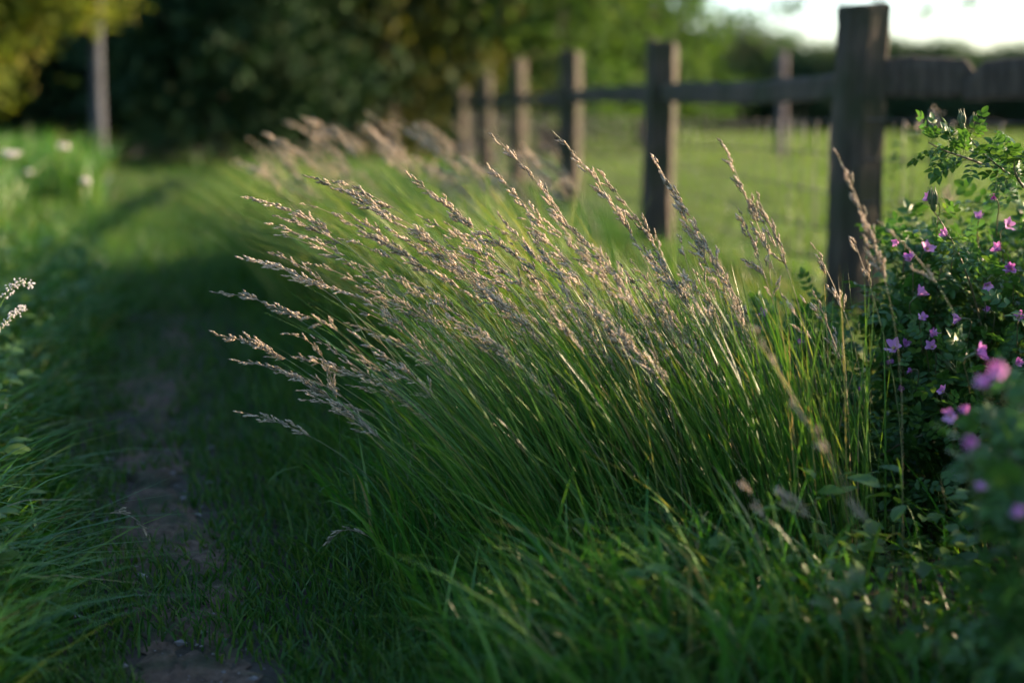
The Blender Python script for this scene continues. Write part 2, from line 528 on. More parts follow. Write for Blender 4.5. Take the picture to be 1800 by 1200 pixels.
def post_mesh(sec, top, seed):
    """sec: cross-section polygon (x right, y away). Slight taper, twist, weathered uneven top."""
    rg = np.random.default_rng(seed)
    mb = MB()
    sec = np.asarray(sec, float)
    # round the polygon's corners a little and subdivide its sides
    pts = []
    m = len(sec)
    for a in range(m):
        p0, p1, p2 = sec[a - 1], sec[a], sec[(a + 1) % m]
        pts += [p1 + (p0 - p1) * .10, p1 + (p0 - p1) * .02 + (p2 - p1) * .02, p1 + (p2 - p1) * .10, p1 + (p2 - p1) * .5]
    pts = np.array(pts)
    ns = len(pts)
    zs = np.concatenate([[-.25, 0], np.linspace(.1, top - .02, 14), [top - .006, top]])
    dent = rg.normal(0, .0022, (len(zs), ns))
    V = []
    for j, z in enumerate(zs):
        s = 1.04 - .06 * max(z, 0) / top - (.05 if j == len(zs) - 1 else 0)
        c = np.array([.006 * math.sin(z * 3 + seed), .005 * math.cos(z * 2.2 + seed)])
        pr = pts * (s + dent[j][:, None] / .08) + c
        zz = np.full(ns, z)
        if j >= len(zs) - 2:
            zz = zz + .012 * (pr[:, 0] / .08) * math.sin(seed) + rg.normal(0, .003, ns)
        V.append(np.column_stack([pr, zz]))
    V = np.concatenate(V)
    i = np.arange(len(zs) - 1)[:, None] * ns; j = np.arange(ns)[None]; k = (j + 1) % ns
    Q = np.stack([i + j, i + k, i + k + ns, i + j + ns], -1).reshape(-1, 4)
    e = (len(zs) - 1) * ns
    V = np.concatenate([V, [[0, 0, top + .008]]])
    T = np.stack([e + np.arange(ns), e + (np.arange(ns) + 1) % ns, np.full(ns, len(V) - 1)], -1)
    mb.add(V, T, Q)
    return mb.mesh('post', M['wood'], smooth_shade=False)


# each post is a split, roughly six-sided stake; the sections differ as split timber does (x right, y away from the path end)
secs = [
    [(-.088, .02), (-.060, -.055), (-.005, -.075), (.075, -.055), (.088, .035), (.0, .085)],
    [(-.090, .01), (-.055, -.07), (.052, -.075), (.088, .03), (.03, .09), (-.05, .08)],
    [(-.085, .0), (-.06, -.065), (.034, -.075), (.085, .02), (.04, .085), (-.045, .08)],
    [(-.085, .0), (-.055, -.07), (.005, -.078), (.082, .015), (.04, .085), (-.05, .075)],
]
tops = [1.20, 1.22, 1.29, 1.33, 1.26, 1.16, 1.26, 1.3]
for k in range(6):
    p = fpos(k)
    po = link('post', post_mesh(secs[min(k, 3)] if k < 4 else secs[1 + k % 3], tops[k], 3 + k), fence)
    po.location = p - FO


def rail(a, b, h=.095, t=.04, seed=1, bow=.01, ends=(1., 1.), tw=(.1, .1), name='rail'):
    """a cleft rail from a to b: uneven thickness, slightly bowed, softened ends"""
    rg = np.random.default_rng(seed)
    n = 22
    s = np.unique(np.concatenate([np.linspace(0, 1, n), np.linspace(0, tw[0], 7), np.linspace(1 - tw[1], 1, 7)])); n = len(s)
    P = a + (b - a) * s[:, None]
    P[:, 2] += bow * np.sin(s * math.pi) + .003 * np.sin(s * 7 + seed) + .0015 * np.sin(s * 23 + seed)
    d = norm(b - a); side = norm(np.cross(d, [0, 0, 1.0]))
    hh = h / 2 * (1 + .05 * np.sin(s * 5 + seed * 2) + .025 * rg.normal(size=n))
    tap = np.minimum(np.minimum(1, ends[0] + (1 - ends[0]) * smooth(0, tw[0], s)), ends[1] + (1 - ends[1]) * (1 - smooth(1 - tw[1], 1, s)))
    P[:, 2] -= (1 - tap) * h * .42
    hh = hh * tap
    tt = t / 2 * (1 + .08 * rg.normal(size=n)) * (.6 + .4 * tap)
    prof = [(-1, -.75), (-.8, -1), (.75, -1), (1, -.7), (.9, .4), (.6, .95), (-.5, 1), (-.95, .6)]
    V = np.concatenate([P + side * (tt * cx)[:, None] + np.array([0, 0, 1.0]) * (hh * cz)[:, None] for cx, cz in prof]).reshape(len(prof), n, 3).transpose(1, 0, 2).reshape(-1, 3)
    ns = len(prof)
    i = np.arange(n - 1)[:, None] * ns; j = np.arange(ns)[None]; k = (j + 1) % ns
    Q = np.stack([i + j, i + k, i + k + ns, i + j + ns], -1).reshape(-1, 4)
    V = np.concatenate([V, P[:1], P[-1:]])
    a0 = np.arange(ns); a1 = (a0 + 1) % ns
    T = np.concatenate([np.stack([a1, a0, np.full(ns, n * ns)], -1), np.stack([(n - 1) * ns + a0, (n - 1) * ns + a1, np.full(ns, n * ns + 1)], -1)])
    mb = MB(); mb.add(V - FO, T, Q)
    return mb.build(name, M['wood'], fence, smooth_shade=False)


for k in range(5):
    a, b = fpos(k), fpos(k + 1)
    a[2] = .945 + .004 * k; b[2] = .955 + .006 * k
    dd = norm(b - a)
    rail(a + dd * .05, b - dd * .05, seed=k + 2, bow=(-.012, .008, -.006)[k % 3])
# the fence turns at the near post and runs on to the side; two cleft rails meet on their tapered ends
ra = np.array([1.16, 4.8, .965]); rb = np.array([1.16 + .32, 4.8 - .135, .968]); rc = np.array([3.4, 3.86, .99])
rail(ra + norm(rb - ra) * .05, rb + (rb - ra) * .06, h=.128, t=.05, seed=31, ends=(1, .60), tw=(.1, .16), bow=.0)
rail(rb - (rc - rb) * .012 + np.array([0, -.018, -.014]), rc, h=.142, t=.055, seed=37, ends=(.55, 1), tw=(.035, .1), bow=.015)
po = link('post', post_mesh(secs[0], 1.2, 19), fence); po.location = rc * np.array([1, 1, 0]) - FO


def netting(a, b, name='wire_netting'):
    mb = MB()
    L = np.linalg.norm(b - a)
    off = norm(np.cross(norm(b - a), [0, 0, 1.0])) * .065
    hz = [.82, .70, .57, .44, .32, .22, .14]
    for h in hz:
        s = np.linspace(0, 1, 24)
        P = a + (b - a) * s[:, None] + off
        P[:, 2] = h + .012 * np.sin(s * 5 + h * 9) - .01 * np.sin(s * math.pi)
        tube(mb, P - FO, .003, 4)
    m = int(L / .15)
    for q in range(1, m):
        s = q / m
        p = a + (b - a) * s + off
        z = np.linspace(.06, .818, 9)
        P = np.column_stack([p[0] + .004 * np.sin(z * 11 + q), np.full(9, p[1]), z + .012 * np.sin(s * 5 + .8)])
        tube(mb, P - FO, .0027, 4)
        for h in hz:                       # the knots where wires cross
            c = np.array([p[0], p[1], h])
            tube(mb, np.array([c - (0, 0, .008), c, c + (0, 0, .008)]) - FO, [.004, .0065, .004], 4)
    return mb.build(name, M['wire'], fence)


for k in range(5):
    netting(fpos(k), fpos(k + 1))
netting(np.array([1.16, 4.8, 0]), rc * np.array([1, 1, 0]))

# silvery stake standing out in the pasture
mb = MB()
s = at(1376, 92, 22.0)
z = np.linspace(-.1, s[2], 8)
tube(mb, np.column_stack([.01 * np.sin(z * 2), 0 * z, z]), .075, 9)
st = mb.build('wooden_stake', M['wood_grey']); st.location = (s[0], 22.0, 0)
tag(st, 'pale silvery wooden stake standing alone in the pasture behind the rail', 'stake')


# ------------------------------------------------------------------ flowering grass stems
def seed_head(mb_head, P, rg, full=1.0, husks=3, size=1.0, spread=1.0):
    """spikelets along the polyline P (base to tip)"""
    seglen = np.linalg.norm(np.diff(P, axis=0), axis=1)
    s = np.concatenate([[0], np.cumsum(seglen)])
    Lh = s[-1]
    T = norm(np.gradient(P, axis=0))
    pos, dirs, lens = [], [], []
    tube(mb_head, P, np.linspace(.0008, .0004, len(P)), 4, .35)
    nn = max(6, int(Lh / .0135 * full))
    for q in range(nn):
        f = q / (nn - 1)
        f = min(1, max(0, f + rg.normal(0, .008)))
        j = min(len(P) - 2, int(np.searchsorted(s, f * Lh, side='right') - 1))
        w = (f * Lh - s[j]) / max(seglen[j], 1e-6)
        p = P[j] + (P[j + 1] - P[j]) * w
        t = norm(T[j] * (1 - w) + T[j + 1] * w)
        u, v = perp(t)
        # whorls with gaps near the base, packed near the tip
        gap = .5 + .5 * math.sin(f * 26 + rg.random() * .8)
        if f < .75 and gap < .30:
            continue
        nb = 2 if f < .85 else 1
        for _ in range(nb):
            ph = rg.random() * 6.28
            out = u * math.cos(ph) + v * math.sin(ph)
            ang = R(rg.uniform(5, 20)) * spread * (1.25 - .6 * f)
            d = norm(t * math.cos(ang) + out * math.sin(ang) + np.array([-.10, 0, -.02]))
            bl = (.036 * (1 - f) ** .8 * rg.uniform(.5, 1.1)) * size
            if bl > .006:
                tube(mb_head, np.array([p, p + d * bl]), [.0004, .0003], 3, .3, cap=False)
            ns = 1 + int(bl / .0105)
            for e in range(ns):
                pp = p + d * (bl * (e + .4) / ns) + RNG.normal(0, .0012, 3)
                dd = norm(d + rg.normal(0, .13, 3))
                pos.append(pp); dirs.append(dd); lens.append(rg.uniform(.0088, .0125) * size)
    pos, dirs, lens = np.array(pos), np.array(dirs), np.array(lens)
    tone = rg.normal(0, .10)
    rr = np.clip(rg.beta(2.2, 2.2, len(pos)) + tone, 0, 1)
    u, v = perp(dirs)
    for h in range(husks):
        a = rg.random(len(pos)) * 6.28
        o = (u * np.cos(a)[:, None] + v * np.sin(a)[:, None])
        spindles(mb_head, pos + dirs * (lens * .42 * h)[:, None] + o * .0008, norm(dirs + o * .14), lens * (1 - .12 * h), lens * rg.uniform(.22, .31, len(pos)), rnd=np.clip(rr + .12 * h - .1, 0, 1))


def stem(tip, root, ang, hl, label, group, seed, thick=.0011, husks=3, size=1.0, full=1.0, leaf=True, spread=1.0, drop=False):
    """one flowering grass stem: culm from root, swept over, seed head of length hl ending at tip"""
    rg = np.random.default_rng(seed)
    tip = np.asarray(tip, float); root = np.asarray(root, float)
    D = tip - root
    dist = np.linalg.norm(D)
    hd = norm(np.array([D[0], D[1], 0]) + 1e-9)
    tt = hd * math.cos(ang) + np.array([0, 0, math.sin(ang)])
    p1 = root + np.array([D[0] * .16, D[1] * .16, D[2] * .42])
    p2 = tip - tt * dist * .36
    P = bez(root, p1, p2, tip, 46)
    P[:, 0] += .003 * np.sin(np.linspace(0, 9, 46) + seed) * np.linspace(0, 1, 46)
    sl = np.concatenate([[0], np.cumsum(np.linalg.norm(np.diff(P, axis=0), axis=1))])
    cut = int(np.searchsorted(sl, sl[-1] - hl))
    o = empty('flowering_grass_stem', root)
    tag(o, label, 'grass stem', group, 'thing')
    mb = MB()
    r = np.linspace(thick, thick * .38, 46)
    tube(mb, P[:cut + 1] - root, r[:cut + 1], 5, rg.random())
    mb.build('culm', M['culm'], o)
    mb = MB()
    seed_head(mb, P[cut:] - root, rg, full, husks, size, spread)
    mb.build('seed_head', M['husk'], o)
    if leaf:
        mb = MB()
        j = int(46 * rg.uniform(.12, .3))
        blades(mb, (P[j] - root)[None], np.array([rg.uniform(.07, .13)]), np.array([.003]), np.array([[rg.normal(-.7, .3), rg.normal(0, .3)]]), np.array([.2]), np.array([rg.random() * 6]), 5, rnd=np.array([rg.random() * .8]))
        mb.build('leaf', M['wildgrass'], o)
    return o


def lean_angle(px):
    return R(np.interp(px, [380, 600, 900, 1100, 1300, 1500], [8, 20, 46, 54, 66, 62]))


def root_for(px, py, Y, off=None):
    """where the stem with that tip is rooted: farther right, the taller and the more swept the farther"""
    o = np.interp(px, [380, 600, 900, 1300, 1500], [.56, .50, .38, .20, .15]) * np.interp(py, [240, 720], [1.0, .72])
    t = at(px, py, Y)
    x = t[0] + (o * K if off is None else off)
    y = Y + .02
    return np.array([x, y, float(ground_z(x, y))])


G1 = 'flowering grasses of the windswept clump'
hero = [  # tip pixel x, y, distance, head length, label
    (870, 243, 2.95, .27, 'tall flowering grass whose head ends left of the third fence post'),
    (985, 243, 2.90, .25, 'flowering grass with slim pinkish head crossing the second small fence post'),
    (1160, 290, 2.80, .24, 'flowering grass arching its head just right of the second post'),
    (1278, 260, 2.72, .22, 'upright flowering grass with plump pale head against the bright pasture'),
    (1475, 278, 2.45, .24, 'flowering grass whose head hangs in front of the largest post'),
    (1500, 428, 2.66, .10, 'short headed flowering grass standing at the foot of the largest post'),
    (550, 313, 2.92, .20, 'flowering grass with the uppermost dark head on the path side of the clump'),
    (437, 348, 2.95, .20, 'flowering grass with long bowed head reaching over the path near the top'),
    (728, 315, 2.98, .17, 'flowering grass with single bowed dark head above the middle of the clump'),
    (600, 321, 3.02, .14, 'thinner flowering grass tucked beside the uppermost dark head'),
    (430, 455, 2.95, .18, 'flowering grass reaching level over the path, second long head down'),
    (385, 515, 2.92, .19, 'flowering grass reaching farthest out over the path'),
    (382, 590, 2.95, .15, 'wispy flowering grass drooping over the path below the farthest head'),
    (420, 635, 2.90, .21, 'flowering grass with a loose fanned tan head low over the path'),
    (430, 725, 2.95, .15, 'lowest flowering grass reaching sideways across the shaded path'),
    (1060, 307, 2.92, .20, 'flowering grass with a loose head before the gap between two posts'),
    (495, 382, 2.93, .15, 'flowering grass with short dark head just under the long bowed one'),
    (862, 297, 2.98, .18, 'flowering grass with a second head branching beside the tallest one'),
    (1190, 345, 2.8, .20, 'flowering grass with a loose head just under the one arching right of the second post'),
    (1300, 380, 2.78, .14, 'short flowering grass with spread pale tufts under the plump upright head'),
    (1335, 352, 2.74, .15, 'drooping flowering grass tucked behind the plump upright head'),
]
for i, (px, py_, Y, hl, lab) in enumerate(hero):
    Y *= K; hl *= K
    stem(at(px, py_, Y), root_for(px, py_, Y), lean_angle(px) + R(RNG.normal(0, 3)), hl, lab, G1, 100 + i, size=1.22, spread=1.0)
# the others of the clump: nothing tells them apart
lab = 'one of many alike flowering grasses packed into the windswept clump'
cnt = 0
tries = 0
while cnt < 150:
    tries += 1
    px = RNG.uniform(480, 1290)
    top = np.interp(px, [450, 560, 700, 850, 1000, 1150, 1290], [400, 345, 375, 380, 390, 410, 470])
    low = np.interp(px, [450, 600, 800, 1000, 1290], [690, 720, 640, 580, 580])
    f = RNG.random() ** (1.15 if cnt < 120 else .7)
    if cnt >= 120:
        px = RNG.uniform(620, 1290)
    py_ = top + (low - top) * f
    Y = RNG.normal(2.88, .13) * K
    stem(at(px, py_, Y), root_for(px, py_, Y) + np.array([RNG.normal(0, .07), RNG.normal(0, .05), 0]), lean_angle(px) + R(RNG.normal(0, 8)),
         RNG.uniform(.11, .20) * K * 1.05, lab, G1, 300 + cnt, husks=3, size=RNG.uniform(.85, 1.2), spread=RNG.uniform(.5, 1.9), full=RNG.uniform(.7, 1.1))
    cnt += 1
lab = 'one of several alike thin flowering grasses between the clump and the largest post'
for i in range(14):
    px = RNG.uniform(1200, 1440); py_ = RNG.uniform(340, 580); Y = RNG.uniform(2.32, 2.52)
    stem(at(px, py_, Y), root_for(px, py_, Y), lean_angle(px) + R(RNG.normal(0, 9)), RNG.uniform(.08, .15), lab, 'thin grasses before the largest post', 600 + i,
         thick=.0014, size=RNG.uniform(.9, 1.2), spread=RNG.uniform(.6, 1.8), full=RNG.uniform(.5, .9))
# near stems on the bush side, out of focus
G2 = 'flowering grasses nearer than the clump'
near = [(1335, 585, 1.95, .14, 'blurred near flowering grass whose pale head leans over the low leaves'),
        (1440, 765, 1.80, .13, 'blurred near flowering grass with broken pale head before the bush'),
        (1310, 858, 2.0, .05, 'blurred flowering grass with small pale tuft low in the blades'),
        (1372, 868, 1.85, .05, 'blurred flowering grass bent level low in the dark blades'),
        (1225, 432, 3.5, .10, 'soft flowering grass behind the clump below the rail'),
        (1560, 400, 2.35, .12, 'blurred flowering grass rising between the largest post and the bush')]
for i, (px, py_, Y, hl, lab) in enumerate(near):
    Y *= .9 if Y < 3 else 1
    stem(at(px, py_, Y), root_for(px, py_, Y, .20), R(60 if i < 3 else 40), hl, lab, G2, 700 + i, full=.45, leaf=False)
# hanging heads at the foot
for i, (px, py_, Y, rx, hl, lab) in enumerate([(585, 948, 2.35, 760, .07, 'low flowering grass with dark head nodding over the path edge'),
                                              (262, 935, 2.30, -60, .075, 'thin flowering grass arching out from the far bank over the path')]):
    tip = at(px, py_, Y); r = at(rx, 1080, Y); r[2] = float(ground_z(r[0], r[1]))
    stem(tip, r, R(-62), hl, lab, 'nodding grasses beside the path', 730 + i, full=.8, leaf=False)

# soft flowering grasses of the verge farther along the fence
lab = 'one of many blurred pinkish flowering grasses in the verge behind the clump'
for i in range(100):
    Y = 4.3 + 4.0 * RNG.random() ** 1.2
    px = RNG.uniform(390, 960)
    base = np.interp(px, [380, 520, 700, 900], [260, 190, 185, 240])
    py_ = base + abs(RNG.normal(0, 75)) + RNG.uniform(0, 15)
    stem(at(px, py_, Y), root_for(px, py_, Y, .30), R(RNG.normal(34, 14)), RNG.uniform(.16, .24), lab, 'verge flowering grasses behind the clump', 900 + i,
         husks=1, size=2.4, full=.62, thick=.0018, leaf=False)


# ------------------------------------------------------------------ roses
def leaflet_pts(L, W, fold, curl):
    t = np.array([0, .22, .5, .78, 1.0]); w = np.array([0, .82, 1.0, .66, 0]) * W / 2
    z = -curl * L * t ** 2
    c = np.column_stack([t * L, 0 * t, z])
    l = np.column_stack([t * L, w, z + fold * w])
    r = np.column_stack([t * L, -w, z + fold * w])
    V = np.concatenate([c, l[1:4], r[1:4]])
    F = [[0, 1, 5], [1, 2, 6], [1, 6, 5], [2, 3, 7], [2, 7, 6], [3, 4, 7], [0, 8, 1], [1, 9, 2], [1, 8, 9], [2, 10, 3], [2, 9, 10], [3, 10, 4]]
    return V, np.array(F)


def compound_leaf(rg, S=1.0):
    mb = MB()
    Ls = .075 * S
    ax = np.linspace(0, 1, 6)
    P = np.column_stack([ax * Ls, 0 * ax, -.18 * Ls * ax ** 2])
    tube(mb, P, .0007 * S, 3, .5, cap=False)
    k = int(rg.integers(2, 4))
    spots = [(1.0, 0)] + [(.92 - .27 * i, sgn) for i in range(k) for sgn in (1, -1)]
    for f, sgn in spots:
        L = .027 * S * rg.uniform(.85, 1.15) * (.8 + .2 * f); W = L * rg.uniform(.58, .72)
        V, F = leaflet_pts(L, W, rg.uniform(.25, .5), rg.uniform(.1, .35))
        a = sgn * R(rg.uniform(50, 68))
        ca, sa = math.cos(a), math.sin(a)
        V = np.column_stack([V[:, 0] * ca - V[:, 1] * sa, V[:, 0] * sa + V[:, 1] * ca, V[:, 2]])
        p = np.array([f * Ls, 0, -.18 * Ls * f * f])
        mb.add(V + p, F, None, np.clip(rg.normal(.5, .2), 0, 1))
    return mb


leaf_mbs = [compound_leaf(np.random.default_rng(40 + i)) for i in range(7)]
leaf_me = [m_.mesh('leaf', M['rose_leaf']) for m_ in leaf_mbs]


def frame(d, up):
    x = norm(d); z = norm(up - x * np.dot(up, x)); y = np.cross(z, x)
    return np.column_stack([x, y, z])


def bloom_meshes(rg, S=1.0, openness=.6):
    out = []
    n = 5
    for k in range(n):
        a = k * 2 * math.pi / n + rg.normal(0, .15)
        mb = MB()
        L = .023 * S * rg.uniform(.85, 1.1); W = .029 * S * rg.uniform(.85, 1.1)
        u = np.linspace(0, 1, 6); v = np.linspace(-1, 1, 5)
        U, Vv = np.meshgrid(u, v, indexing='ij')
        wid = W / 2 * np.sin(np.clip(U * .80 + .10, 0, 1) * math.pi * .62)
        op = openness * rg.uniform(.75, 1.3)
        rad = L * (U * math.sin(op) + .28 * U ** 2 * op) - .12 * L * (U == 1) * (np.abs(Vv) < .3)
        zz = L * (U * math.cos(op) - .2 * op * U ** 2.5) + .003 * S * Vv ** 2 + .0012 * S * np.sin(U * 7 + Vv * 5 + k)
        yy = wid * Vv
        X = rad * math.cos(a) - yy * math.sin(a); Y = rad * math.sin(a) + yy * math.cos(a)
        i = np.arange(5)[:, None] * 5 + np.arange(4)[None]
        mb.add(np.stack([X, Y, zz], -1).reshape(-1, 3), None, np.stack([i, i + 1, i + 6, i + 5], -1).reshape(-1, 4), np.clip(rg.normal(.5, .25), 0, 1))
        out.append(mb.mesh('petal', M['petal']))
    mb = MB()
    for k in range(14):
        a = k * 2.4; r = .003 * S * math.sqrt(k / 14)
        tube(mb, np.array([[0, 0, 0], [r * math.cos(a), r * math.sin(a), .006 * S], [2 * r * math.cos(a), 2 * r * math.sin(a), .009 * S]]), [.0003 * S, .0003 * S, .0007 * S], 3, rg.random())
    st_ = mb.mesh('stamens', M['stamen'])
    mb = MB()
    zc = np.linspace(0, 1, 6)
    tube(mb, np.column_stack([0 * zc, 0 * zc, -.014 * S + .014 * S * zc]), np.array([.001, .0028, .0038, .0036, .003, .002]) * S, 8, .4)
    for k in range(5):
        a = k * 1.2566 + .6
        P = np.array([[math.cos(a) * .003, math.sin(a) * .003, 0], [math.cos(a) * .009, math.sin(a) * .009, .002], [math.cos(a) * .016, math.sin(a) * .016, -.002]]) * S
        tube(mb, P, np.array([.0016, .0013, .0002]) * S, 4, .6)
    hip = mb.mesh('calyx', M['sepal'])
    return out, st_, hip


bloom_kits = [bloom_meshes(np.random.default_rng(60 + i), 1.0, op) for i, op in enumerate((.30, .55, .8, .42, .65))]


def bud_mesh(rg):
    mb = MB()
    z = np.linspace(0, 1, 9)
    r = .0065 * np.array([.25, .62, .75, .62, .85, .95, .72, .38, .03])
    tube(mb, np.column_stack([.001 * z, 0 * z, z * .032]), r, 8, .35)
    for k in range(5):
        a = k * 1.2566
        zz = np.array([.011, .02, .030, .037]); rr = np.array([.0048, .0066, .0042, .0052])
        tube(mb, np.column_stack([np.cos(a) * rr, np.sin(a) * rr, zz]), [.0016, .0019, .0011, .0002], 4, .7)
    return mb.mesh('bud', M['sepal'])


bud_me = [bud_mesh(np.random.default_rng(1))]


def place(me, name, parent, loc, d, up=(0, 0, 1), s=1.0):
    o = link(name, me, parent)
    F = frame(np.asarray(d, float), np.asarray(up, float))
    from mathutils import Matrix
    m = Matrix(((F[0, 0] * s, F[0, 1] * s, F[0, 2] * s, loc[0]), (F[1, 0] * s, F[1, 1] * s, F[1, 2] * s, loc[1]), (F[2, 0] * s, F[2, 1] * s, F[2, 2] * s, loc[2]), (0, 0, 0, 1)))
    o.matrix_local = m
    return o


def bloom(parent, loc, face, s, kit, rg):
    """a flower: calyx as the part's own mesh, petals and stamens under it"""
    pet, sta, hip = bloom_kits[kit]
    f = norm(np.asarray(face, float))
    u, v = perp(f)
    o = place(hip, 'flower', parent, loc, u, f, s)
    drop = set(rg.choice(5, size=int(rg.integers(0, 2)), replace=False).tolist())
    for k, p in enumerate(pet):
        if k not in drop:
            link('petal', p, o)
    link('stamens', sta, o)
    return o


def in_view(P, pad=60):
    dx = P[:, 0]; dy = P[:, 1]; dz = P[:, 2] - CAM_H
    dep = dy * math.cos(PITCH) - dz * math.sin(PITCH)
    px = 900 + 2500 * dx / dep; pv = 600 - 2500 * (dy * math.sin(PITCH) + dz * math.cos(PITCH)) / dep
    return px, pv, (px > -pad) & (px < 1800 + pad) & (pv < 1200 + pad)


def rose_bush(label, group, origin, blobs, ncane, nleaf, nsep, seed, flowers, sprigs=(), scale=1.0, buds=()):
    rg = np.random.default_rng(seed)
    o = empty('rose_bush', origin)
    tag(o, label, 'rose bush', group)
    O = np.asarray(origin, float)
    canes = []
    pts, dirs = [], []
    for q in range(ncane):
        c, r = blobs[q % len(blobs)]
        c = np.array(c); r = np.array(r)
        d = norm(rg.normal(size=3) * np.array([1, 1, .6]) + np.array([-.1, -.2, .55]))
        tip = c + d * r * rg.uniform(.85, 1.08)
        b = np.array([c[0] + rg.normal(0, r[0] * .3), c[1] + rg.normal(0, r[1] * .3), 0])
        b[2] = float(ground_z(b[0], b[1]))
        mid = np.array([b[0] * .6 + tip[0] * .4, b[1] * .6 + tip[1] * .4, max(tip[2] * .9, c[2])])
        P = bez(b, b + (mid - b) * .6, mid * .6 + tip * .4 + np.array([0, 0, .04]), tip, 16)
        canes.append((P, .0032 * scale))
    for P in sprigs:
        canes.append((np.asarray(P, float), .0026 * scale))
    for P, r in canes:
        mb = MB(); tube(mb, P - O, np.linspace(r, r * .4, len(P)), 5, rg.random())
        mb.build('cane', M['rose_cane'], o)
    # leaves along the canes (dense on sprigs) ...
    for ci, (P, r) in enumerate(canes):
        sp = ci >= ncane
        m = 26 if sp else 30
        for e in range(m):
            f = rg.uniform(.08 if sp else .3, 1.0)
            j = min(len(P) - 2, int(f * (len(P) - 1)))
            p = P[j] + (P[j + 1] - P[j]) * (f * (len(P) - 1) - j)
            t = norm(P[j + 1] - P[j]); u, v = perp(t)
            a = rg.random() * 6.28
            d = norm((u * math.cos(a) + v * math.sin(a)) + t * .5 + np.array([0, 0, .15]))
            pts.append(p); dirs.append(d)
    # ... and filling the bush, thicker towards its skin
    k = nleaf - len(pts)
    vol = np.array([b[1][0] * b[1][1] * b[1][2] for b in blobs]) ** .8
    which = rg.choice(len(blobs), size=max(k, 0), p=vol / vol.sum())
    for w in which:
        c, r = np.array(blobs[w][0]), np.array(blobs[w][1])
        d = norm(rg.normal(size=3))
        lump = 1 + .16 * math.sin(d[0] * 9 + d[2] * 7 + seed) + .12 * math.sin(d[1] * 11 - d[2] * 5)
        p = c + d * r * lump * rg.random() ** .30
        if p[2] < .02:
            p[2] = .02 + abs(p[2]) * .3
        pts.append(p)
        dirs.append(norm(d * .7 + rg.normal(size=3) * .6 + np.array([0, 0, .1])))
    pts, dirs = np.array(pts), np.array(dirs)
    px, pv, ok = in_view(pts, 30)
    dist = np.linalg.norm(pts - np.array([0, 0, CAM_H]), axis=1)
    # the leaves that show largest (towards the viewer's side) are parts of their own, the rest one mass
    c0 = np.mean([b[0] for b in blobs], axis=0)
    key = dist + .3 * rg.random(len(pts)) + np.where(ok, 0, 50)
    order = np.argsort(key)
    if len(sprigs):
        first = np.arange(len(pts)) < ncane * 30 + len(sprigs) * 26
        sp_i = np.where((np.arange(len(pts)) >= ncane * 30) & first)[0]
        order = np.concatenate([sp_i, np.array([x_ for x_ in order if x_ not in set(sp_i.tolist())])]).astype(int)
    rest = MB()
    for rank, q in enumerate(order):
        up = norm(np.array([0, 0, 1.0]) + rg.normal(size=3) * .45 + dirs[q] * .2)
        s = scale * rg.uniform(.65, 1.0) * (.72 if len(sprigs) and ncane * 30 <= q < ncane * 30 + len(sprigs) * 26 else 1)
        v = int(rg.integers(len(leaf_me)))
        if rank < nsep and ok[q]:
            place(leaf_me[v], 'leaf', o, pts[q] - O, dirs[q], up, s)
        else:
            F = frame(dirs[q], up)
            m_ = leaf_mbs[v]
            base = 0
            Vv = np.concatenate(m_.V) @ F.T * s + (pts[q] - O)
            rest.add(Vv, np.concatenate(m_.T), np.concatenate(m_.Q), np.clip(np.concatenate(m_.A) + rg.normal(0, .15), 0, 1))
    tag(rest.build('foliage', M['rose_leaf'], o), kind='stuff')
    for i, (fx_, fy_, fY, s, kit) in enumerate(flowers):
        p = at(fx_, fy_, fY * K)
        f = norm(np.array([rg.normal(-.2, .7), rg.normal(-.5, .5), rg.normal(.45, .45)]))
        s *= rg.uniform(.65, .95) * (.75 if fY < 2.3 else 1)
        b = bloom(o, p - O, f, s, kit, rg)
        q = p - f * .013 * s
        mb = MB(); tube(mb, bez(q, q - f * .02, q + np.array([.01, .03, -.03]), q + np.array([.02, .05, -.07]), 7) - O, .0011, 4, .4)
        mb.build('flower_stalk', M['rose_cane'], o)
    for (bx_, by_, bY, d, s) in buds:
        p = at(bx_, by_, bY * K)
        u, v = perp(np.asarray(d, float))
        place(bud_me[0], 'bud', o, p - O, u, d, s)
    return o


S1 = bez(at(1850, 370, 3.05 * K), at(1780, 300, 3.0 * K), at(1725, 285, 2.95 * K), at(1692, 222, 2.93 * K), 16)
S2 = bez(at(1725, 288, 2.96 * K), at(1700, 275, 2.94 * K), at(1660, 270, 2.92 * K), at(1632, 250, 2.92 * K), 8)
S3 = bez(at(1735, 640, 3.15 * K), at(1720, 520, 3.05 * K), at(1690, 440, 3.0 * K), at(1642, 372, 2.93 * K), 14)
S4 = bez(at(1800, 330, 3.0 * K), at(1785, 310, 3.0 * K), at(1775, 290, 3.0 * K), at(1790, 262, 3.0 * K), 8)
main_fl = [(1638, 350, 2.98, .9, 3), (1600, 460, 3.0, 1.1, 0), (1612, 520, 3.0, 1.0, 3), (1628, 440, 3.1, .8, 1), (1770, 398, 3.05, 1.0, 1), (1760, 440, 3.0, .9, 3),
           (1780, 474, 2.95, .9, 0), (1720, 385, 3.2, .8, 3), (1636, 592, 2.95, 1.0, 0), (1640, 612, 2.93, .9, 3), (1604, 650, 2.93, .6, 0), (1715, 622, 2.55, 1.0, 1),
           (1690, 440, 3.3, .7, 4), (1665, 415, 2.95, .7, 0), (1580, 425, 3.05, .7, 3), (1735, 500, 2.93, .7, 1), (1790, 560, 2.9, .8, 3), (1660, 690, 2.8, .7, 1), (1620, 560, 2.95, .6, 4), (1750, 350, 3.05, .7, 0), (1690, 560, 2.9, .7, 3), (1785, 640, 2.7, .8, 0), (1560, 640, 3.05, .6, 3), (1740, 545, 3.0, .5, 0)]
